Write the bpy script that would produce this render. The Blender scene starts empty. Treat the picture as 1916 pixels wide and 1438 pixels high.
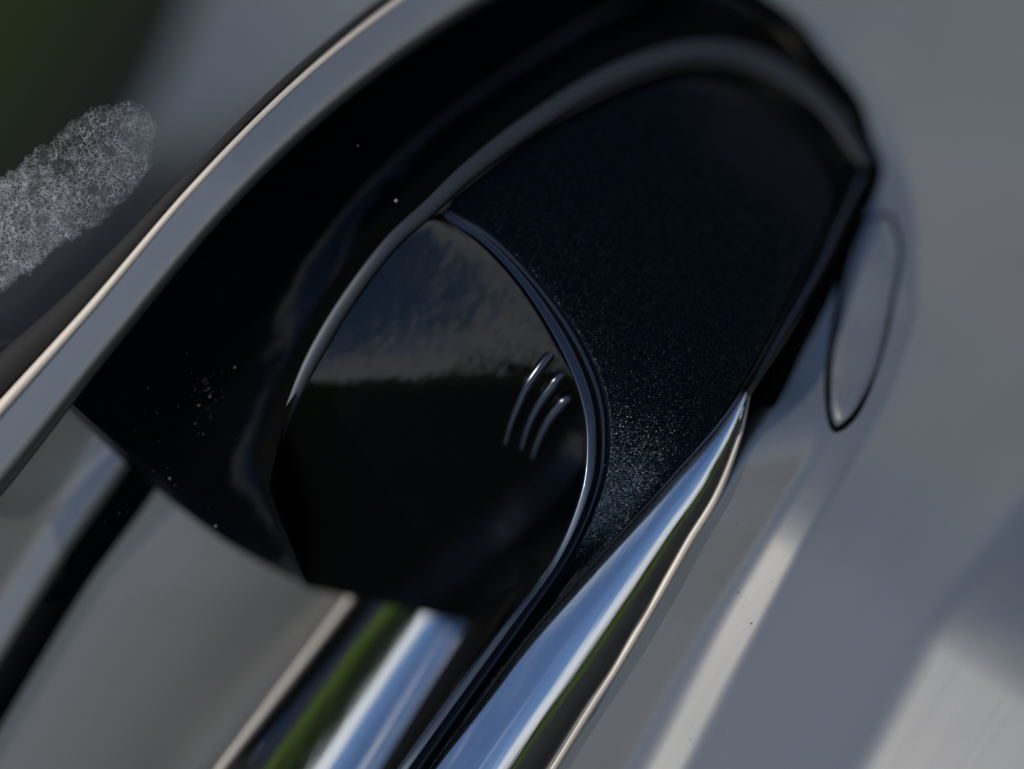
import bpy, math, random
import numpy as np
from mathutils import Matrix, Vector

random.seed(4); RNG = np.random.default_rng(4)
scn = bpy.context.scene
COL = scn.collection
R = math.radians

# ------------------------------------------------------------------ frame of the place
# 1 "px" of drawing unit is 0.06 mm in front of the lens; the door is vertical, the camera is rolled.
S = 6.0e-5
DIST = 0.32
UP = Vector((-0.78, 0.50, 0.37)).normalized()           # world up seen from the camera
OUT = (Vector((0, 0, 1)) - UP * UP.z).normalized()      # out of the door
YW = -OUT
XW = YW.cross(UP)
M3 = Matrix((XW, YW, UP))                               # camera axes -> world axes
FOCUS = Vector((0, 0, 0.95))
CAM = FOCUS - M3 @ Vector((0, 0, -DIST))

cam_d = bpy.data.cameras.new('camera'); cam = bpy.data.objects.new('camera', cam_d); COL.objects.link(cam)
cam.matrix_world = Matrix.Translation(CAM) @ M3.to_4x4()
cam_d.sensor_width = 36; cam_d.sensor_fit = 'HORIZONTAL'
cam_d.lens = 36 * DIST / (1916 * S)
cam_d.clip_start = 0.01; cam_d.clip_end = 3000
cam_d.dof.use_dof = True; cam_d.dof.focus_distance = DIST
cam_d.dof.aperture_fstop = 2.3; cam_d.dof.aperture_blades = 9
scn.camera = cam

# ------------------------------------------------------------------ sky and sun
SUNC = Vector((-0.80, 0.12, 0.58)).normalized()         # direction to the sun in camera axes
SUNW = (M3 @ SUNC).normalized()
w = bpy.data.worlds.new('World'); scn.world = w; w.use_nodes = True
nt = w.node_tree; nt.nodes.clear()
sky = nt.nodes.new('ShaderNodeTexSky'); sky.sky_type = 'NISHITA'; sky.sun_disc = False
sky.sun_elevation = math.asin(SUNW.z); sky.sun_rotation = math.atan2(SUNW.x, SUNW.y)
sky.air_density = 1.0; sky.dust_density = 0.3; sky.altitude = 2500; sky.ozone_density = 4.0
tc = nt.nodes.new('ShaderNodeTexCoord')
mp = nt.nodes.new('ShaderNodeMapping'); mp.inputs['Scale'].default_value = (1, 1, 2.6)
nz = nt.nodes.new('ShaderNodeTexNoise'); nz.inputs['Scale'].default_value = 3.2; nz.inputs['Detail'].default_value = 7
nz.inputs['Roughness'].default_value = 0.6
cr = nt.nodes.new('ShaderNodeValToRGB'); cr.color_ramp.elements[0].position = 0.59; cr.color_ramp.elements[1].position = 0.74
mx = nt.nodes.new('ShaderNodeMixRGB'); mx.inputs[2].default_value = (7.6, 7.9, 8.4, 1)
bg = nt.nodes.new('ShaderNodeBackground'); bg.inputs['Strength'].default_value = 0.085
wo = nt.nodes.new('ShaderNodeOutputWorld')
L = nt.links.new
L(tc.outputs['Generated'], mp.inputs[0]); L(mp.outputs[0], nz.inputs['Vector']); L(nz.outputs[0], cr.inputs[0])
sx = nt.nodes.new('ShaderNodeSeparateXYZ'); L(tc.outputs['Generated'], sx.inputs[0])
hz1 = nt.nodes.new('ShaderNodeMath'); hz1.operation = 'MULTIPLY_ADD'; hz1.inputs[1].default_value = -0.16; L(nz.outputs[0], hz1.inputs[0]); L(sx.outputs[2], hz1.inputs[2])
hz2 = nt.nodes.new('ShaderNodeMapRange'); hz2.inputs['From Min'].default_value = 0.10; hz2.inputs['From Max'].default_value = 0.16
hz2.inputs['To Min'].default_value = 1; hz2.inputs['To Max'].default_value = 0; hz2.interpolation_type = 'SMOOTHSTEP'; L(hz1.outputs[0], hz2.inputs['Value'])
hm = nt.nodes.new('ShaderNodeMath'); hm.operation = 'MAXIMUM'; L(cr.outputs[0], hm.inputs[0]); L(hz2.outputs[0], hm.inputs[1])
L(hm.outputs[0], mx.inputs[0]); L(sky.outputs[0], mx.inputs[1]); L(mx.outputs[0], bg.inputs[0]); L(bg.outputs[0], wo.inputs[0])
sd = bpy.data.lights.new('sun', 'SUN'); sd.energy = 2.6; sd.angle = R(0.5); sd.color = (1, 0.95, 0.87)
sun = bpy.data.objects.new('sun', sd); COL.objects.link(sun)
sun.rotation_euler = SUNW.to_track_quat('Z', 'Y').to_euler()
scn.view_settings.view_transform = 'Standard'; scn.view_settings.look = 'None'
scn.view_settings.exposure = 0.0; scn.view_settings.gamma = 1.0
scn.cycles.max_bounces = 10; scn.cycles.glossy_bounces = 7
scn.cycles.sample_clamp_indirect = 6

# ------------------------------------------------------------------ materials
def nm(m): return m.node_tree.nodes, m.node_tree.links
def mat(name, col, metal=0.0, rough=0.3, ior=1.5, coat=0.0, crough=0.02, spec=0.5, cior=1.5):
    m = bpy.data.materials.new(name); m.use_nodes = True
    b = m.node_tree.nodes['Principled BSDF']
    b.inputs['Base Color'].default_value = (*col, 1); b.inputs['Metallic'].default_value = metal
    b.inputs['Roughness'].default_value = rough; b.inputs['IOR'].default_value = ior
    b.inputs['Coat Weight'].default_value = coat; b.inputs['Coat Roughness'].default_value = crough
    b.inputs['Coat IOR'].default_value = cior; b.inputs['Specular IOR Level'].default_value = spec
    return m, b
def obj_coord(m):
    n, l = nm(m); t = n.new('ShaderNodeTexCoord'); return t.outputs['Object']
def noise(m, scale, detail=3, rough=0.55, vec=None, stretch=None):
    n, l = nm(m); t = n.new('ShaderNodeTexNoise'); t.inputs['Scale'].default_value = scale
    t.inputs['Detail'].default_value = detail; t.inputs['Roughness'].default_value = rough
    l.new(vec or obj_coord(m), t.inputs['Vector']); return t.outputs[0]
def ramp(m, src, stops):
    n, l = nm(m); r = n.new('ShaderNodeValToRGB'); e = r.color_ramp.elements
    while len(e) < len(stops): e.new(0.5)
    for k, (p, c) in enumerate(stops):
        e[k].position = p; e[k].color = (*c, 1) if len(c) == 3 else c
    l.new(src, r.inputs[0]); return r.outputs[0]
def bump(m, b, src, strength, dist, coat=False):
    n, l = nm(m); u = n.new('ShaderNodeBump'); u.inputs['Strength'].default_value = strength
    u.inputs['Distance'].default_value = dist; l.new(src, u.inputs['Height']); l.new(u.outputs[0], b.inputs['Normal'])
    if coat: l.new(u.outputs[0], b.inputs['Coat Normal'])
def stretched(m, along, scale_long, scale_short):
    """object coordinates squeezed so that noise runs out as streaks along a world direction"""
    n, l = nm(m)
    a = Vector(along).normalized(); q = a.to_track_quat('X', 'Z').inverted().to_euler()
    k = n.new('ShaderNodeMapping'); k.inputs['Rotation'].default_value = q
    l.new(obj_coord(m), k.inputs[0])
    k2 = n.new('ShaderNodeMapping'); k2.inputs['Scale'].default_value = (scale_long, scale_short, scale_short)
    l.new(k.outputs[0], k2.inputs[0]); return k2.outputs[0]
BAR = M3 @ Vector((0.54, 0.84, 0))

def flake_paint(name, base, dark=False, amount=0.55, tilt=0.34):
    """dark metallic paint: tiny randomly tipped flakes under a clear coat"""
    m, b = mat(name, base, metal=1.0, rough=0.32, coat=0.45, crough=0.03, cior=1.2)
    n, l = nm(m)
    v = n.new('ShaderNodeTexVoronoi'); v.inputs['Scale'].default_value = 11000
    l.new(obj_coord(m), v.inputs['Vector'])
    sub = n.new('ShaderNodeVectorMath'); sub.operation = 'SUBTRACT'; sub.inputs[1].default_value = (0.5, 0.5, 0.5)
    l.new(v.outputs['Color'], sub.inputs[0])
    sc = n.new('ShaderNodeVectorMath'); sc.operation = 'SCALE'; sc.inputs['Scale'].default_value = tilt
    l.new(sub.outputs[0], sc.inputs[0])
    g = n.new('ShaderNodeNewGeometry')
    ad = n.new('ShaderNodeVectorMath'); ad.operation = 'ADD'; l.new(g.outputs['Normal'], ad.inputs[0]); l.new(sc.outputs[0], ad.inputs[1])
    no = n.new('ShaderNodeVectorMath'); no.operation = 'NORMALIZE'; l.new(ad.outputs[0], no.inputs[0])
    l.new(no.outputs[0], b.inputs['Normal'])
    sepc = n.new('ShaderNodeSeparateColor'); l.new(v.outputs['Color'], sepc.inputs[0])
    gt = n.new('ShaderNodeMath'); gt.operation = 'GREATER_THAN'; gt.inputs[1].default_value = amount
    l.new(sepc.outputs[1], gt.inputs[0])
    mixc = n.new('ShaderNodeMixRGB'); mixc.inputs[1].default_value = (*base, 1); mixc.inputs[2].default_value = (0.036, 0.041, 0.05, 1)
    l.new(gt.outputs[0], mixc.inputs[0]); l.new(mixc.outputs[0], b.inputs['Base Color'])
    rr = n.new('ShaderNodeMapRange'); rr.inputs['To Min'].default_value = 0.34; rr.inputs['To Max'].default_value = 0.42
    l.new(gt.outputs[0], rr.inputs['Value']); l.new(rr.outputs[0], b.inputs['Roughness'])
    return m

NAVY = flake_paint('navy metallic paint', (0.004, 0.0065, 0.010), amount=0.90, tilt=0.44)
CUP, cb = mat('gloss dark recess paint', (0.0012, 0.0026, 0.0048), rough=0.16, ior=1.33, coat=0.0)
bump(CUP, cb, noise(CUP, 75, 3, 0.5), 0.5, 0.0016)
BLACK, bb = mat('piano black sensor cover', (0.0015, 0.002, 0.0025), rough=0.10, ior=1.6)
bump(BLACK, bb, noise(BLACK, 120, 3, 0.55), 0.5, 0.0004)
SEAL, _ = mat('brown black rubber seal', (0.03, 0.027, 0.025), rough=0.7, spec=0.3)
SLOT, _ = mat('black rubber and gap shade', (0.0012, 0.0013, 0.0015), rough=0.6, spec=0.05)  # black for rubber joints and for beads that stand for shade
LIP, lb = mat('dark satin lip', (0.08, 0.087, 0.10), metal=0.9, rough=0.56)
RIB, _ = mat('glossy rib paint', (0.06, 0.072, 0.09), metal=0.8, rough=0.22, coat=1, cior=1.5)
RAIL, rb_ = mat('dark blue grip paint', (0.038, 0.05, 0.072), metal=0.85, rough=0.24, coat=1, cior=1.4)

GREY, gb = mat('grey metallic door paint', (0.3, 0.31, 0.33), metal=0.85, rough=0.35, coat=0.2, crough=0.12)
sv = stretched(GREY, BAR, 14, 420)
bump(GREY, gb, noise(GREY, 1.0, 5, 0.6, sv), 0.035, 0.0004)
gc = ramp(GREY, noise(GREY, 1.0, 4, 0.55, stretched(GREY, BAR, 9, 160)), [(0.3, (0.382, 0.374, 0.350)), (0.7, (0.402, 0.394, 0.370))])
nm(GREY)[1].new(gc, gb.inputs['Base Color'])

CHROME, chb = mat('polished chrome', (0.86, 0.88, 0.9), metal=1, rough=0.025)
bump(CHROME, chb, noise(CHROME, 1.0, 4, 0.6, stretched(CHROME, BAR, 18, 700)), 0.16, 0.00012)
_n, _l = nm(CHROME); _m = _n.new('ShaderNodeMapRange'); _m.inputs['From Min'].default_value = 0.45; _m.inputs['From Max'].default_value = 0.75
_m.inputs['To Min'].default_value = 0.02; _m.inputs['To Max'].default_value = 0.14
_l.new(noise(CHROME, 1.0, 6, 0.65, stretched(CHROME, BAR, 40, 1500)), _m.inputs['Value']); _l.new(_m.outputs[0], chb.inputs['Roughness'])
EDGE_REFL, tb = mat('beige edge reflection', (0.80, 0.70, 0.58), metal=0.3, rough=0.55)  # warm colour stands in for the grazing reflection along bevelled edges
bump(EDGE_REFL, tb, noise(EDGE_REFL, 1.0, 4, 0.6, stretched(EDGE_REFL, BAR, 30, 500)), 0.25, 0.0003)

# ------------------------------------------------------------------ drawing helpers
def bend(x, y):
    """the car body falls away from the lens towards the far end of the handle (units as x, y)"""
    q = 0.54 * (x - 1100) - 0.84 * (y - 800)
    q = np.maximum(q, 0)
    return 0.46 * (np.sqrt(q * q + 250.0 ** 2) - 250.0) + 55.0 * (1 - np.exp(-(np.maximum(q - 520, 0) / 230.0) ** 2))
def to_world(x, y, h, base):
    x = np.asarray(x, float); y = np.asarray(y, float); h = np.asarray(h, float)
    dep = DIST + (bend(x, y) - h) * S
    k = dep / DIST
    c = np.stack([(x - 958) * S * k, (719 - y) * S * k, -dep], -1)
    m = np.array([list(r) for r in M3])
    return c @ m.T + np.array(CAM)[None] - np.array(base)
def spline(pts, n):
    """Catmull-Rom through the rows of pts; index parameter with chord spacing"""
    p = np.asarray(pts, float); k = len(p)
    d = np.r_[0, np.cumsum(np.sqrt(((p[1:, :2] - p[:-1, :2]) ** 2).sum(1)) + 1e-6)]
    return spline_u(p, d / d[-1], np.linspace(0, 1, n))
def spline_u(p, t, u):
    k = len(p)
    m = np.zeros_like(p)
    m[1:-1] = (p[2:] - p[:-2]) / (t[2:] - t[:-2])[:, None]
    m[0] = (p[1] - p[0]) / (t[1] - t[0]); m[-1] = (p[-1] - p[-2]) / (t[-1] - t[-2])
    i = np.clip(np.searchsorted(t, u, side='right') - 1, 0, k - 2)
    hh = (t[i + 1] - t[i])[:, None]; s = ((u - t[i]) / (t[i + 1] - t[i]))[:, None]
    return ((2*s**3 - 3*s**2 + 1) * p[i] + (s**3 - 2*s**2 + s) * hh * m[i] + (-2*s**3 + 3*s**2) * p[i+1] + (s**3 - s**2) * hh * m[i+1])
def common(curves):
    """shared parameter for curves that have the same number of control points"""
    ds = []
    for c in curves:
        p = np.asarray(c, float)[:, :2]
        d = np.r_[0, np.cumsum(np.sqrt(((p[1:] - p[:-1]) ** 2).sum(1)) + 1e-6)]; ds.append(d / d[-1])
    return np.mean(ds, 0)
def link_mesh(name, verts, faces, m, parent=None, smooth=True):
    me = bpy.data.meshes.new(name); me.from_pydata([tuple(v) for v in verts], [], faces)
    if m: me.materials.append(m)
    if smooth: me.polygons.foreach_set('use_smooth', [True] * len(me.polygons))
    me.update()
    o = bpy.data.objects.new(name, me); COL.objects.link(o)
    if parent: o.parent = parent
    return o
def grid_faces(a, b):
    i = np.arange(a - 1)[:, None] * b + np.arange(b - 1)[None]
    return np.stack([i, i + 1, i + b + 1, i + b], -1).reshape(-1, 4).tolist()
def sheet(name, X, Y, H, m, parent, thick=8):
    """grid of drawing points as a surface that faces the lens, with a folded-back border so that it has thickness"""
    X = np.pad(X, 1, 'edge'); Y = np.pad(Y, 1, 'edge'); H = np.pad(H, 1, 'edge')
    H[0] -= thick; H[-1] -= thick; H[1:-1, 0] -= thick; H[1:-1, -1] -= thick
    base = parent['_b'] if '_b' in parent else (0, 0, 0)
    v = to_world(X, Y, H, base)
    a, b = X.shape
    n = np.cross(v[a//2+1, b//2] - v[a//2, b//2], v[a//2, b//2+1] - v[a//2, b//2])
    f = grid_faces(a, b)
    view = np.array(CAM) - np.array(base) - v[a//2, b//2]
    if np.dot(n, view) > 0: f = [q[::-1] for q in f]
    return link_mesh(name, v.reshape(-1, 3), f, m, parent)
def skin(name, curves, m, parent, hfun=None, ns=90, nt=40, thick=8, wob=None):
    """surface through several hand-drawn curves, each a list of (x, y[, h])"""
    cs = [np.array([list(p) + [0] * (3 - len(p)) for p in c], float) for c in curves]
    t = common(cs); u = np.linspace(0, 1, ns)
    K = np.stack([spline_u(c, t, u) for c in cs], 0)            # k, ns, 3
    k = len(cs)
    if k == 2:
        s = np.linspace(0, 1, nt)[:, None, None]; G = K[0][None] * (1 - s) + K[1][None] * s
    else:
        G = spline_u(K.reshape(k, -1), np.linspace(0, 1, k), np.linspace(0, 1, nt)).reshape(nt, ns, 3)
    X, Y, H = G[..., 0], G[..., 1], G[..., 2]
    if hfun is not None:
        U, V = np.meshgrid(np.linspace(0, 1, nt), u, indexing='ij'); H = H + hfun(X, Y, U, V)
    return sheet(name, X, Y, H, m, parent, thick)
def band(name, A, B, taus, m, parent, ns=120, nt=48, thick=8, wave=None):
    """strip between two curves; taus = (across position, tilt in degrees towards the second curve)"""
    cs = [np.array([list(p) + [0] * (3 - len(p)) for p in c], float) for c in (A, B)]
    t = common(cs); u = np.linspace(0, 1, ns)
    a, b = spline_u(cs[0], t, u), spline_u(cs[1], t, u)
    w_ = np.sqrt(((a - b)[:, :2] ** 2).sum(1))
    s = np.linspace(0, 1, nt)
    tu, ta = zip(*taus)
    ss = np.linspace(0, 1, 600); tt = np.tan(np.radians(np.interp(ss, tu, ta)))
    hh = -np.r_[0, np.cumsum((tt[1:] + tt[:-1]) / 2 * np.diff(ss))]
    prof = np.interp(s, ss, hh)
    X = a[None, :, 0] + (b - a)[None, :, 0] * s[:, None]; Y = a[None, :, 1] + (b - a)[None, :, 1] * s[:, None]
    H = a[None, :, 2] + prof[:, None] * w_[None]
    if wave is not None: H = H + wave(X, Y, s[:, None] * np.ones_like(X))
    return sheet(name, X, Y, H, m, parent, thick)
def bead(name, path, m, parent, ns=140, nr=14, flat=1.0):
    """round bead that follows (x, y, h, radius)"""
    p = spline(path, ns); tn = np.gradient(p[:, :2], axis=0); tn /= np.linalg.norm(tn, axis=1)[:, None]
    nn = np.stack([-tn[:, 1], tn[:, 0]], 1)
    ang = np.linspace(0, 2 * math.pi, nr, endpoint=False)
    rr = p[:, 3].copy(); rr[0] *= 0.3; rr[-1] *= 0.3
    X = p[:, 0][:, None] + nn[:, 0][:, None] * rr[:, None] * np.cos(ang); Y = p[:, 1][:, None] + nn[:, 1][:, None] * rr[:, None] * np.cos(ang)
    H = p[:, 2][:, None] + flat * rr[:, None] * np.sin(ang)
    base = parent['_b'] if '_b' in parent else (0, 0, 0)
    v = to_world(X, Y, H, base).reshape(-1, 3)
    f = []
    for i in range(ns - 1):
        for j in range(nr):
            k = (j + 1) % nr; f.append([i*nr+j, i*nr+k, (i+1)*nr+k, (i+1)*nr+j])
    f.append(list(range(nr))[::-1]); f.append([(ns-1)*nr+j for j in range(nr)])
    return link_mesh(name, v, f, m, parent)
def empty(name, x, y, h, label, cat, group=None):
    o = bpy.data.objects.new(name, None); COL.objects.link(o); o.empty_display_size = 0.01
    b = to_world(np.array([x]), np.array([y]), np.array([h]), (0, 0, 0))[0]
    o.location = b; o['_b'] = [float(q) for q in b]; o['label'] = label; o['category'] = cat
    if group: o['group'] = group
    return o
def sm(x, a, b):
    t = np.clip((x - a) / (b - a), 0, 1); return t * t * (3 - 2 * t)

# ================================================================== car door
door = empty('car_door', 1000, 800, -150, 'grey metallic car door with a dark glossy recess around the handle', 'car door')

# --- right-hand skin: rows of x stations with a tilt at each; height is the tilt summed up
def rowinterp(tab, y): yy, xx = zip(*tab); return np.interp(y, yy, xx)
C0 = [(-160,1150),(-60,1330),(40,1480),(190,1600),(320,1640),(520,1560),(680,1480),(830,1400),(930,1345),(1010,1290),(1110,1235),(1240,1160),(1330,1110),(1438,1030),(1600,930)]
C1 = [(-160,1190),(-60,1370),(40,1520),(190,1640),(320,1668),(520,1600),(700,1560),(830,1535),(980,1450),(1150,1345),(1300,1262),(1438,1190),(1600,1105)]
C2 = [(-160,1200),(-60,1380),(40,1530),(190,1650),(330,1690),(430,1712),(600,1705),(720,1665),(830,1610),(980,1520),(1150,1432),(1300,1355),(1438,1285),(1600,1200)]
CL = [(-160,2900),(500,2350),(700,2130),(900,1950),(1180,1740),(1438,1600),(1600,1510)]
ys = np.linspace(-160, 1600, 230); us = np.linspace(0, 1, 300)
def right_skin():
    X = np.zeros((len(ys), len(us))); H = np.zeros_like(X); Y = np.repeat(ys[:, None], len(us), 1)
    for i, y in enumerate(ys):
        c0, c1, c2, cl = (rowinterp(c, y) for c in (C0, C1, C2, CL))
        x = c0 - 30 + (2350 - c0) * us ** 1.15
        up = float(sm(y, 700, 900)); boss = float(sm(y, 200, 400) * (1 - sm(y, 700, 900)))
        n1 = 5.0 * up + (1 - up) * (-6 - 13 * boss)
        bandt = -(18 - 2 * float(sm(y, 1000, 1400))) * up + (1 - up) * (-8 - 14 * boss)
        far = -2.0
        lt = -17
        e = 24 + 18 * (1 - up) * (1 - boss) + 14 * float(sm(y, 1000, 1400))
        tau = n1 + (bandt - n1) * sm(x, c1 - e, c1 + e)
        tau = tau + (far - tau) * sm(x, c2 - e * 0.5, c2 + e * 0.7)
        tau = tau + (lt - tau) * sm(x, cl - 45, cl + 45)
        tau = tau - 55 * (1 - sm(x, c0 - 20, c0 + 14))
        tt = np.tan(np.radians(tau)); h = -np.r_[0, np.cumsum((tt[1:] + tt[:-1]) / 2 * np.diff(x))]
        j = np.searchsorted(x, c2 + 60); X[i] = x; H[i] = h - h[j] - 14 + 10 * boss
    # smooth rows
    for _ in range(6): H[1:-1] = (H[:-2] + 2 * H[1:-1] + H[2:]) / 4
    sheet('door_skin', X, Y, H, GREY, door, 60)
    return X, H
SKX, SKH = right_skin()
def skin_h(x, y):
    i = int(np.argmin(abs(ys - y))); return float(np.interp(x, SKX[i], SKH[i]))

# --- lower-left skin with its dark channel
D0 = [(640,-10),(760,60),(880,110),(1000,30),(1219,-90),(1438,-210),(1600,-300)]
D1 = [(640,300),(760,225),(919,135),(1069,40),(1219,-60),(1438,-190),(1600,-280)]
D2 = [(640,400),(760,310),(919,200),(1069,97),(1219,8),(1438,-120),(1600,-215)]
D3 = [(640,470),(760,375),(919,272),(1069,158),(1219,62),(1438,-70),(1600,-170)]
DR = [(640,1000),(1105,690),(1438,430),(1600,310)]
def left_skin():
    yy = np.linspace(640, 1600, 150); uu = np.linspace(0, 1, 220)
    X = np.zeros((len(yy), len(uu))); H = np.zeros_like(X); Y = np.repeat(yy[:, None], len(uu), 1)
    for i, y in enumerate(yy):
        d1, d2, d3, dr = (rowinterp(c, y) for c in (D1, D2, D3, DR))
        x0 = -420; x = x0 + (dr + 40 - x0) * uu
        tau = np.full_like(x, 13.0)
        tau = tau + (3 - tau) * sm(x, d1 - 40, d1 + 30)
        tau = tau + (24 - tau) * sm(x, d2 - 25, d2 + 10)
        tau = tau + (9 - tau) * sm(x, d3 - 22, d3 + 26)
        tau = tau + (13 - tau) * sm(x, d3 + 120, dr)
        tt = np.tan(np.radians(tau)); h = -np.r_[0, np.cumsum((tt[1:] + tt[:-1]) / 2 * np.diff(x))]
        X[i] = x; H[i] = h - h[-1] - 300
    for _ in range(6): H[1:-1] = (H[:-2] + 2 * H[1:-1] + H[2:]) / 4
    o = sheet('door_skin', X, Y, H, GREY, door, 60)
    o['label'] = 'lower grey door skin with a dark channel'
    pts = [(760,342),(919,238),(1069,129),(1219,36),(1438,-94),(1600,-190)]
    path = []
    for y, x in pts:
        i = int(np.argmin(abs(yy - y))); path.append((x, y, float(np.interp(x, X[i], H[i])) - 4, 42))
    bead('channel_shade', path, SLOT, door, 120, 20, 0.45)  # black bead laid in as the shade down in the channel
    path = [(x - 62 - k * 4, y, h + 14, 26) for k, (x, y, h, q) in enumerate(path)]
    bead('channel_lip', path, SEAL, door, 120, 20, 0.3)
left_skin()

# --- rim of the recess
RIM = [(-170,960),(0,770),(175,574),(365,351),(555,160),(760,-5),(1010,-165)]
INN = [(-150,1110),(25,900),(215,655),(425,402),(630,205),(870,32),(1130,-105)]
def lift(c, h): return [(x, y, h) for x, y in c]
band('recess_rim', lift(RIM, 30), INN, [(0,1),(0.3,1),(0.6,3),(0.78,14),(0.9,42),(1,66)], GREY, door, ns=160)
p = [(x - 2, y - 2, 27, 7 + max(0, (300 - x) * 0.018)) for x, y in RIM]
bead('rim_reflection', p, EDGE_REFL, door, 220, 16, 0.8)  # beige bead drawn for the reflection line on the rim
# dark seal under the rim
p = [(x - 15 - max(0, (250 - x) * .10), y - 12 - max(0, (250 - x) * .06), 0, 9 + max(0, (400 - x) * 0.07)) for x, y in RIM]
bead('rim_seal', p, SEAL, door, 160, 16, 0.6)

# --- recess bowl
ARO = [(575,1095),(520,1000),(478,880),(490,780),(545,660),(600,560),(690,430),(790,330),(930,215),(1120,105),(1290,45),(1440,50),(1580,150),(1650,290)]
c1 = [(118,752),(122,748),(128,742),(150,700),(205,635),(290,545),(400,425),(520,300),(660,170),(820,52),(960,-25),(1120,-80),(1250,-110),(1400,-130)]
c2 = [(250,878),(245,860),(240,830),(255,770),(310,690),(390,600),(500,470),(620,340),(760,215),(930,90),(1070,10),(1210,-50),(1340,-70),(1500,-40)]
c3 = [(420,1012),(390,960),(365,880),(370,790),(425,680),(490,585),(600,450),(710,330),(850,210),(1030,90),(1180,10),(1320,-10),(1470,30),(1600,140)]
def bowl(X, Y, U, V):
    h = -95 * np.sin(np.pi * np.clip(U, 0, 1)) ** 0.8 * (0.35 + 0.65 * sm(V, 0.1, 0.5)) * (1 - 0.7 * sm(V, 0.8, 1))
    h += -70 * U - 110 * U * (1 - V) ** 1.2
    # step ledges running along the bowl
    h += 5 * np.exp(-((U - 0.36) / 0.06) ** 2) * sm(V, 0.3, 0.6)
    # the joint across the bowl
    jx = (X - 655) * 0.75 - (Y - 265) * 0.66
    d = np.hypot(X - 755, Y - 215) - 118
    h += -6 * np.exp(-(d / 13) ** 2) * sm(Y, 200, 290) * (1 - sm(X, 760, 800))
    h += 3 * np.sin(V * 7) * np.sin(U * np.pi)
    h -= 160 * (1 - sm(V, 0.0, 0.05)) * 0.25
    return h
skin('handle_recess', [lift(c1, -14), lift(c2, 0), lift(c3, 0), lift(ARO, 0)], CUP, door, bowl, ns=240, nt=110, thick=20)

# --- the oval cover on the door
def blobmesh(name, outline, m, parent, dome, h0, rings=14, n=90, tiltx=0, tilty=0, rimdrop=4, under=None):
    o = spline(outline + [outline[0]], n + 1)[:-1]; c = o.mean(0)
    V = []; 
    for k in range(rings + 1):
        s = 1 - k / rings
        x = c[0] + (o[:, 0] - c[0]) * s; y = c[1] + (o[:, 1] - c[1]) * s
        h = h0 + dome * (1 - s ** 4) + tiltx * (x - c[0]) + tilty * (y - c[1])
        if under: h = h + np.array([under(a, b) for a, b in zip(x, y)])
        if k == 0: h = h - rimdrop
        V.append(to_world(x, y, h, parent['_b']))
    x = o[:, 0]; y = o[:, 1]
    V = np.concatenate(V); f = []
    for k in range(rings):
        for j in range(n):
            q = (j + 1) % n; f.append([k*n+j, (k+1)*n+j, (k+1)*n+q, k*n+q])
    ob = link_mesh(name, V, f, m, parent)
    return ob
OV = [(1668,402),(1625,408),(1592,470),(1570,560),(1556,650),(1549,730),(1562,802),(1600,775),(1640,690),(1668,580),(1685,470)]
gx = [(x, y, skin_h(x, y) + 0.5, 6.5 if x < 1605 else 3.5) for x, y in OV]
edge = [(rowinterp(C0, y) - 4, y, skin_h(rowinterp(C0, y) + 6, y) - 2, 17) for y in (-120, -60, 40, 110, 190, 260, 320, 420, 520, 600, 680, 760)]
bead('edge_gap_shadow', edge, SLOT, door, 160, 16, 0.7)  # black bead added as the shadow in the gap beside the skin
lock = blobmesh('lock_cover', [(x + (7 if x < 1600 else -5), y + (7 if y < 600 else -7)) for x, y in OV], GREY, door, 3, 2, rimdrop=4, under=skin_h)
lock['label'] = 'oval grey cover plate at the end of the handle'; lock['_b'] = list(door['_b'])
bead('cover_gap', gx + [gx[0]], SLOT, lock, 160, 10, 0.5)
door['_b'] = door['_b']

# ================================================================== door handle
hd = empty('door_handle', 1150, 800, 0, 'dark navy metallic door handle with chrome strip and three raised ribs', 'door handle')

# arched lip around the head
ARC = [(508,995),(500,910),(523,820),(552,742),(591,660),(651,560),(733,453),(800,392),(880,318),(1000,228),(1150,140),(1300,96),(1420,112),(1540,190),(1628,310)]
rad = [2, 4, 7, 11, 15, 15, 15, 16, 18, 20, 21, 21, 20, 18, 12]
bead('arched_lip', [(x, y, z, r) for (x, y), r, z in zip(ARC, rad, [-150, -95, -34, -2, 12, 20, 24, 24, 22, 18, 12, 8, 2, -4, -10])], LIP, hd, 220, 20, 0.5)
# dark shoulder outside the lip
band('outer_shoulder', lift(ARO, -72), [(x, y, 0) for x, y in ARC[1:]], [(0,-45),(0.3,-30),(0.7,-22),(1,-5)], SLOT, hd, ns=160, thick=170)

# black backing behind the joints
skin('inner_housing', [[(560,1000,-345),(540,880,-330),(640,640,-240),(830,430,-200),(1100,220,-200),(1400,160,-200)],
                       [(330,1560,-345),(900,1250,-330),(1180,980,-240),(1360,760,-200),(1480,560,-200),(1580,330,-200)]], SLOT, hd, None, ns=40, nt=12, thick=10)
# sensor cover: black gloss lens inside the seam
PL = [(568,1098),(528,1000),(506,900),(516,830),(548,758),(596,668),(652,576),(724,480),(784,420),(822,398)]
PR = [(905,1172),(1000,1105),(1072,990),(1100,885),(1104,810),(1087,733),(1045,650),(975,540),(900,458),(832,400)]
def pad_h(x, y):
    yy = np.linspace(300, 1260, 480); t = np.tan(np.radians(np.interp(yy, [380, 560, 660, 700, 740, 900, 1150], [1, 5, 10, 15, 26, 27, 26])))
    hh = -np.r_[0, np.cumsum((t[1:] + t[:-1]) / 2 * np.diff(yy))]; hh -= np.interp(660, yy, hh)
    return np.interp(y, yy, hh) - 14
def pad(X, Y, U, V): return pad_h(X, Y) + 5 * np.sin(np.pi * np.clip(U, 0, 1)) * np.clip((1 - V) * 3, 0, 1) - 14 * U
sens = skin('sensor_cover', [PL, PR], BLACK, hd, pad, ns=170, nt=90, thick=60)
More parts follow.
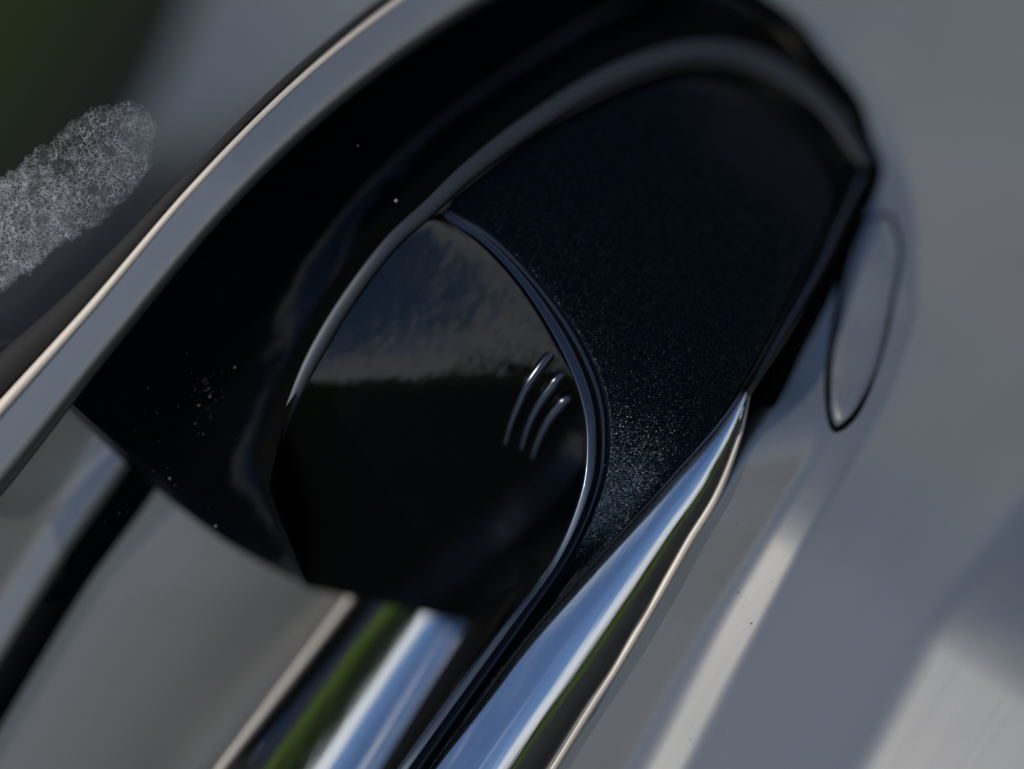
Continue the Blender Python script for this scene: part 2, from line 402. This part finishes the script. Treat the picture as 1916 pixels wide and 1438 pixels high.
# the three raised ribs
sens['_b'] = list(hd['_b'])
ribs = [[(1035,660),(1024,672),(1009,691),(988,722),(971,758),(957,792),(946,832)],
        [(1054,699),(1043,710),(1034,723),(1017,745),(1000,774),(988,801),(975,842)],
        [(1067,743),(1056,751),(1047,761),(1030,782),(1017,805),(1005,832),(996,858)]]
for r_ in ribs:
    w8 = [7, 9, 9, 8, 7, 5, 3]
    bead('sensor_rib', [(x, y, pad_h(x, y) + z, q) for (x, y), q, z in zip(r_, w8, [4, 4, 3, 1.5, 0, -2, -4])], RIB, sens, 60, 14, 0.62)

# grip rails between cover and cap
R1 = [(822,402),(900,452),(975,532),(1042,638),(1082,730),(1097,812),(1087,920),(1028,1056),(932,1182),(838,1310),(750,1432),(680,1532)]
R2 = [(838,390),(918,436),(1000,516),(1075,612),(1120,700),(1139,780),(1134,890),(1084,1020),(1000,1150),(915,1270),(830,1390),(735,1525)]
band('seam_rail', lift(R1, -2), R2, [(0,-40),(0.08,-15),(0.34,-12),(0.44,24),(0.5,52),(0.62,35),(0.7,0),(0.76,-20),(0.86,62),(0.93,70),(0.95,-70),(1,-60)], RAIL, hd, ns=220, nt=64, thick=90)
# thin rubber line in the joint
bead('seam_gasket', [(x - 5, y - 1, -26, 4) for x, y in R2], SLOT, hd, 200, 8)
# black flank below the cover down to the left chrome
FA = [(888,1140,-245),(838,1225,-220),(774,1330,-190),(702,1450,-155),(640,1550,-130)]
FB = [(980,1092),(906,1206),(830,1318),(744,1438),(672,1545)]
band('grip_flank', FA, FB, [(0,-60),(0.5,-60),(0.8,-40),(1,-10)], SLOT, hd, ns=60)

# navy metallic cap
H0 = [(845,372),(1030,232),(1290,122),(1480,170),(1612,312),(1535,490),(1395,738),(1270,884),(1118,1045),(985,1195),(880,1337),(738,1532)]
def cap(X, Y, U, V):
    dome = 34 * np.sin(np.pi * 0.5 * np.clip(U * 1.25, 0, 1)) ** 0.9
    edge = -70 * np.clip((U - 0.88) / 0.12, 0, 1) ** 2
    ends = sm(V, 0.0, 0.25) * (1 - sm(V, 0.75, 0.98) * 0.6)
    return (dome + edge) * ends - 10
skin('handle_cap', [R2, H0], NAVY, hd, cap, ns=240, nt=90, thick=50)
# soft edge of the cap on its far side
bead('cap_edge', [(1618,322,-26,9),(1580,400,-18,11),(1535,498,-12,11),(1465,620,-12,9),(1412,712,-14,4)], RAIL, hd, 90, 16, 0.7)
# black return under the cap edge
band('cap_return', [(1625,305,-30),(1560,450,-26),(1490,600,-26),(1400,745,-26),(1380,790,-26)],
     [(1655,330,-120),(1600,470,-120),(1515,640,-120),(1430,790,-120),(1385,850,-120)], [(0,75),(1,60)], SLOT, hd, ns=80)

# right chrome strip
LT = [(0,46),(0.06,36),(0.19,28),(0.24,17.2),(0.54,13.9),(0.585,12.8),(0.62,11),(0.72,7),(0.77,-3),(0.85,-9),(1,-13)]
KA = [(1396,733,-10),(1345,800,-10),(1270,882,-10),(1190,970,-10),(1110,1058,-10),(1000,1180,-10),(900,1312,-10),(806,1438,-10),(732,1540,-10)]
KB = [(1398,737),(1380,812),(1336,925),(1285,1010),(1228,1112),(1150,1245),(1098,1325),(1028,1438),(965,1540)]
def ripple(X, Y, U): 
    return 0.9 * np.sin((Y + X * 0.4) / 23.0 + np.sin(Y / 61.0) * 2) * sm(U, 0.8, 0.95)
KT = [(0,-19),(0.33,-14),(0.42,-3),(0.52,1),(0.58,4),(0.66,7),(0.70,10),(0.80,14),(0.86,22),(0.93,30),(1,50)]
band('chrome_strip', KA, KB, KT, CHROME, hd, ns=220, nt=90, wave=ripple)['label'] = 'long tapering chrome strip beside the flaked cap'
def fall(taus):
    tu, ta = zip(*taus); q = np.linspace(0, 1, 600); return -float(np.mean(np.tan(np.radians(np.interp(q, tu, ta)))))
kf = fall(KT)
bead('chrome_edge_reflection', [(b[0] + 5, b[1] + 2, a[2] + kf * math.hypot(a[0]-b[0], a[1]-b[1]) - 4, q) for a, b, q in zip(KA, KB, [1, 4, 8, 9, 8, 8, 9, 9, 9])], EDGE_REFL, hd, 200, 14, 0.8)  # beige bead drawn for the reflection along the right strip's edge

# left chrome strip
LA = [(700,1064,-262),(625,1165,-235),(553,1260,-208),(484,1350,-182),(415,1440,-156),(346,1530,-130)]
LB = [(945,1068),(888,1160),(831,1253),(775,1346),(718,1440),(661,1533)]
band('chrome_strip', LA, LB, LT, CHROME, hd, ns=160, nt=90)['label'] = 'chrome strip under the black sensor cover'
bead('chrome_edge_reflection', [(x - 3, y - 1, h + 8, 7) for x, y, h in LA], EDGE_REFL, hd, 160, 14, 0.8)  # same painted reflection line on the left strip's edge

# ================================================================== above the door: window, painted glints, blurred body
# window pane runs on above the rim
win = empty('side_window', 150, 300, 0, 'clear side window above the door rim with a painted patch of sun glints', 'window')
GL = bpy.data.materials.new('window glass'); GL.use_nodes = True
n, l = nm(GL); n.clear(); o_ = n.new('ShaderNodeOutputMaterial'); tr = n.new('ShaderNodeBsdfTransparent'); gl = n.new('ShaderNodeBsdfGlossy')
gl.inputs['Roughness'].default_value = 0.02; tr.inputs[0].default_value = (0.50, 0.52, 0.50, 1)
mx_ = n.new('ShaderNodeMixShader'); mx_.inputs[0].default_value = 0.012
l.new(tr.outputs[0], mx_.inputs[1]); l.new(gl.outputs[0], mx_.inputs[2]); l.new(mx_.outputs[0], o_.inputs[0])
WA = [(-420,900),(-420,500),(-420,100),(-420,-300),(0,-400)]
WB = [(-120,880),(120,610),(330,370),(540,150),(760,-40)]
skin('window_pane', [lift(WA, -40), lift(WB, -20)], GL, win, None, ns=30, nt=20, thick=30)
# out-of-focus sun glints, painted as a ragged film of fine pale lines
GLINT = bpy.data.materials.new('painted bokeh glint'); GLINT.use_nodes = True
n, l = nm(GLINT); n.clear(); o_ = n.new('ShaderNodeOutputMaterial'); tr = n.new('ShaderNodeBsdfTransparent')
df = n.new('ShaderNodeBsdfDiffuse'); df.inputs[0].default_value = (0.62, 0.64, 0.66, 1)
tcn = n.new('ShaderNodeTexCoord'); nz1 = n.new('ShaderNodeTexNoise'); nz1.inputs['Scale'].default_value = 900; nz1.inputs['Detail'].default_value = 3
l.new(tcn.outputs['Object'], nz1.inputs['Vector'])
rid = []
for sc_, wd in ((1250, 0.026), (2500, 0.034), (650, 0.014)):
    nr = n.new('ShaderNodeTexNoise'); nr.inputs['Scale'].default_value = sc_; nr.inputs['Detail'].default_value = 2; l.new(tcn.outputs['Object'], nr.inputs['Vector'])
    sb = n.new('ShaderNodeMath'); sb.operation = 'SUBTRACT'; sb.inputs[1].default_value = 0.5; l.new(nr.outputs[0], sb.inputs[0])
    ab_ = n.new('ShaderNodeMath'); ab_.operation = 'ABSOLUTE'; l.new(sb.outputs[0], ab_.inputs[0])
    mm = n.new('ShaderNodeMapRange'); mm.inputs['From Max'].default_value = wd; mm.inputs['To Min'].default_value = 1; mm.inputs['To Max'].default_value = 0
    l.new(ab_.outputs[0], mm.inputs['Value']); rid.append(mm.outputs[0])
rp = n.new('ShaderNodeMath'); rp.operation = 'MAXIMUM'; l.new(rid[0], rp.inputs[0]); l.new(rid[1], rp.inputs[1])
rp2 = n.new('ShaderNodeMath'); rp2.operation = 'MAXIMUM'; l.new(rp.outputs[0], rp2.inputs[0]); l.new(rid[2], rp2.inputs[1]); rp = rp2
nz2 = n.new('ShaderNodeTexNoise'); nz2.inputs['Scale'].default_value = 700; nz2.inputs['Detail'].default_value = 4; l.new(tcn.outputs['Object'], nz2.inputs['Vector'])
mrr = n.new('ShaderNodeMapRange'); mrr.inputs['From Min'].default_value = 0.25; mrr.inputs['From Max'].default_value = 0.8; l.new(nz2.outputs[0], mrr.inputs['Value'])
mul = n.new('ShaderNodeMath'); mul.operation = 'MULTIPLY'; l.new(rp.outputs[0], mul.inputs[0]); l.new(mrr.outputs[0], mul.inputs[1])
add = n.new('ShaderNodeMath'); add.operation = 'MULTIPLY_ADD'; add.inputs[1].default_value = 0.85; add.inputs[2].default_value = 0.04; l.new(mul.outputs[0], add.inputs[0])
ea = n.new('ShaderNodeAttribute'); ea.attribute_name = 'cover'
fe = n.new('ShaderNodeMath'); fe.operation = 'MULTIPLY'; l.new(add.outputs[0], fe.inputs[0]); l.new(ea.outputs['Fac'], fe.inputs[1])
mx2 = n.new('ShaderNodeMixShader'); l.new(fe.outputs[0], mx2.inputs[0]); l.new(tr.outputs[0], mx2.inputs[1]); l.new(df.outputs[0], mx2.inputs[2]); l.new(mx2.outputs[0], o_.inputs[0])
def ragged(outline, amp, n=260):
    p = spline(outline + [outline[0]], n + 1)[:-1]; c = p.mean(0)
    a = np.zeros(n)
    for f, q in ((9, .5), (17, .5), (31, .35), (57, .3)): a += q * np.sin(np.arange(n) / n * 2 * np.pi * f + RNG.random() * 6.28)
    d = p - c; d /= np.linalg.norm(d, axis=1)[:, None]
    return [tuple(v) for v in (p + d * a[:, None] * amp)]
def film(name, outline, h):
    o = np.array(ragged(outline, 6)); c = o.mean(0); n_ = len(o); V = []; f = []; A = []
    for s, a_ in ((1, .2), (.93, .7), (.8, 1), (.4, 1), (.02, 1)):
        V.append(to_world(c[0] + (o[:, 0]-c[0])*s, c[1] + (o[:, 1]-c[1])*s, h + 0*o[:, 0] + (1-s)*1.0, win['_b'])); A += [a_] * n_
    V = np.concatenate(V)
    for k in range(4):
        for j in range(n_):
            q = (j+1) % n_; f.append([k*n_+j, k*n_+q, (k+1)*n_+q, (k+1)*n_+j])
    ob = link_mesh(name, V, f, GLINT, win)
    at = ob.data.attributes.new('cover', 'FLOAT', 'POINT'); at.data.foreach_set('value', A)
    return ob
film('glint_patch', [(-80,400),(20,318),(95,258),(150,215),(225,188),(275,205),(292,250),(278,315),(225,385),(150,440),(90,480),(20,530),(-80,580)], 2)
film('glint_patch', [(-90,370),(10,325),(70,305),(120,330),(142,375),(130,440),(85,480),(10,545),(-90,600)], 7)

# blurred shoulder of the car body behind the window
body = empty('car_roof_pillar', 450, 100, -900, 'blurred grey car body pillar behind the window', 'car pillar')
PILM, _ = mat('grey pillar paint', (0.55, 0.56, 0.58), metal=0.6, rough=0.4)
def pil(X, Y, U, V): return -620 * (U - 0.3) * np.tan(np.radians(np.interp(V, [0, .56, 1], [52, 44, -36]))) - 150 * (U - 0.35) ** 2
skin('pillar_skin', [[(-500,1150,-1300),(-200,700,-1300),(90,440,-1300),(280,190,-1300),(400,-100,-1300),(470,-500,-1300)],
                     [(-300,1300,-1000),(60,950,-1000),(400,620,-1000),(700,330,-1000),(1000,60,-1000),(1200,-300,-1000)]], PILM, body, pil, ns=60, nt=40, thick=60)

# ================================================================== surroundings
def setting(o, label, cat):
    o['kind'] = 'structure'; o['label'] = label; o['category'] = cat
def flat(name, pts, m):
    return link_mesh(name, pts, [list(range(len(pts)))], m, None, False)
ASPH, ab = mat('asphalt', (0.045, 0.045, 0.048), rough=0.95, spec=0.05)
nm(ASPH)[1].new(ramp(ASPH, noise(ASPH, 1.3, 5), [(0.35, (0.012, 0.012, 0.013)), (0.65, (0.03, 0.029, 0.028))]), ab.inputs['Base Color'])
GRASS, gb_ = mat('grass', (0.06, 0.1, 0.02), rough=0.9, spec=0.1)
nm(GRASS)[1].new(ramp(GRASS, noise(GRASS, 0.5, 6), [(0.35, (0.03, 0.055, 0.004)), (0.65, (0.06, 0.10, 0.008))]), gb_.inputs['Base Color'])
a = flat('ground', [(-400, -400, 0), (400, -400, 0), (400, 400, 0), (-400, 400, 0)], GRASS); setting(a, 'green lawn reaching to the horizon', 'lawn')
a = flat('road', [(-200, -9, 0.004), (200, -9, 0.004), (200, 6.0, 0.004), (-200, 6.0, 0.004)], ASPH); setting(a, 'dark asphalt lane under the car', 'road')
# hedge rows: leafy faces scattered through a long body
LEAF, lf = mat('leaves', (0.06, 0.10, 0.02), rough=0.7)
nm(LEAF)[1].new(ramp(LEAF, noise(LEAF, 1.5, 3), [(0.3, (0.03, 0.06, 0.009)), (0.7, (0.08, 0.13, 0.02))]), lf.inputs['Base Color'])
def hedge(name, x0, x1, y, top, n, label):
    V = []; F = []
    xs = RNG.uniform(x0, x1, n); prof = top * (0.72 + 0.28 * np.sin(xs * 0.31 + y) * np.sin(xs * 0.12) + 0.16 * np.sin(xs * 0.83) + 0.10 * np.sin(xs * 2.3))
    zs = prof * RNG.random(n) ** 0.75; yy = y + RNG.normal(0, 0.7, n); sz = RNG.uniform(0.15, 0.45, n)
    for x, yv, z, s in zip(xs, yy, zs, sz):
        q = RNG.normal(0, 1, (3, 3)) * s; k = len(V)
        for d in q: V.append((x + d[0], yv + d[1], max(0, z + d[2] * 0.7)))
        F.append([k, k+1, k+2])
    o = link_mesh(name, V, F, LEAF, None, False); o['kind'] = 'stuff'; o['label'] = label; o['category'] = 'hedge'
    return o
hedge('hedge', -60, 60, -26, 3.2, 26000, 'leafy hedge row across the lawn in front of the car')
hedge('hedge', -40, 40, 12, 6.0, 20000, 'dark tall hedge row behind the car')

# dust specks on the dark recess
DUST, _ = mat('dust', (0.3, 0.22, 0.21), rough=0.9)
V = []; F = []
spec = [(440,687,2.2),(318,895,2.6),(404,984,3),(366,792,1.5),(380,812,1.3),(393,742,1.8),(390,726,1.2),(372,758,2),(236,1120,2),(327,1160,2.2),(670,272,1.6),(598,662,5),(742,375,5),(1377,978,2),(1412,905,1.6),(1380,1108,2.2),(1404,1166,2)]
for _ in range(40): spec.append((385 + RNG.normal(0, 16), 728 + RNG.normal(0, 22), RNG.uniform(0.4, 0.9)))
for _ in range(90): spec.append((RNG.uniform(150, 560), RNG.uniform(1150, 1438) if RNG.random() < .5 else RNG.uniform(600, 1000), RNG.uniform(0.4, 1.0)))
for _ in range(70):
    yq = RNG.uniform(850, 1438); spec.append((rowinterp(C0, yq) + RNG.uniform(20, 420), yq, RNG.uniform(0.5, 1.1)))
for x, y, r_ in spec:
    k = len(V); h = skin_h(x, y) + 2 if x > 1040 else 4 if 900 > x > 590 else -40
    c = [(x-r_, y, h), (x+r_, y, h), (x, y-r_, h), (x, y+r_, h), (x, y, h+r_), (x, y, h-r_)]
    for t_ in to_world([q[0] for q in c], [q[1] for q in c], [q[2] for q in c], (0, 0, 0)): V.append(tuple(t_))
    F += [[k,k+2,k+4],[k+2,k+1,k+4],[k+1,k+3,k+4],[k+3,k,k+4],[k+2,k,k+5],[k+1,k+2,k+5],[k+3,k+1,k+5],[k,k+3,k+5]]
o = link_mesh('dust', V, F, DUST, None); o['kind'] = 'stuff'; o['label'] = 'tiny pale dust specks on the recess and door skin'; o['category'] = 'dust'
for o in scn.objects:
    if '_b' in o: del o['_b']
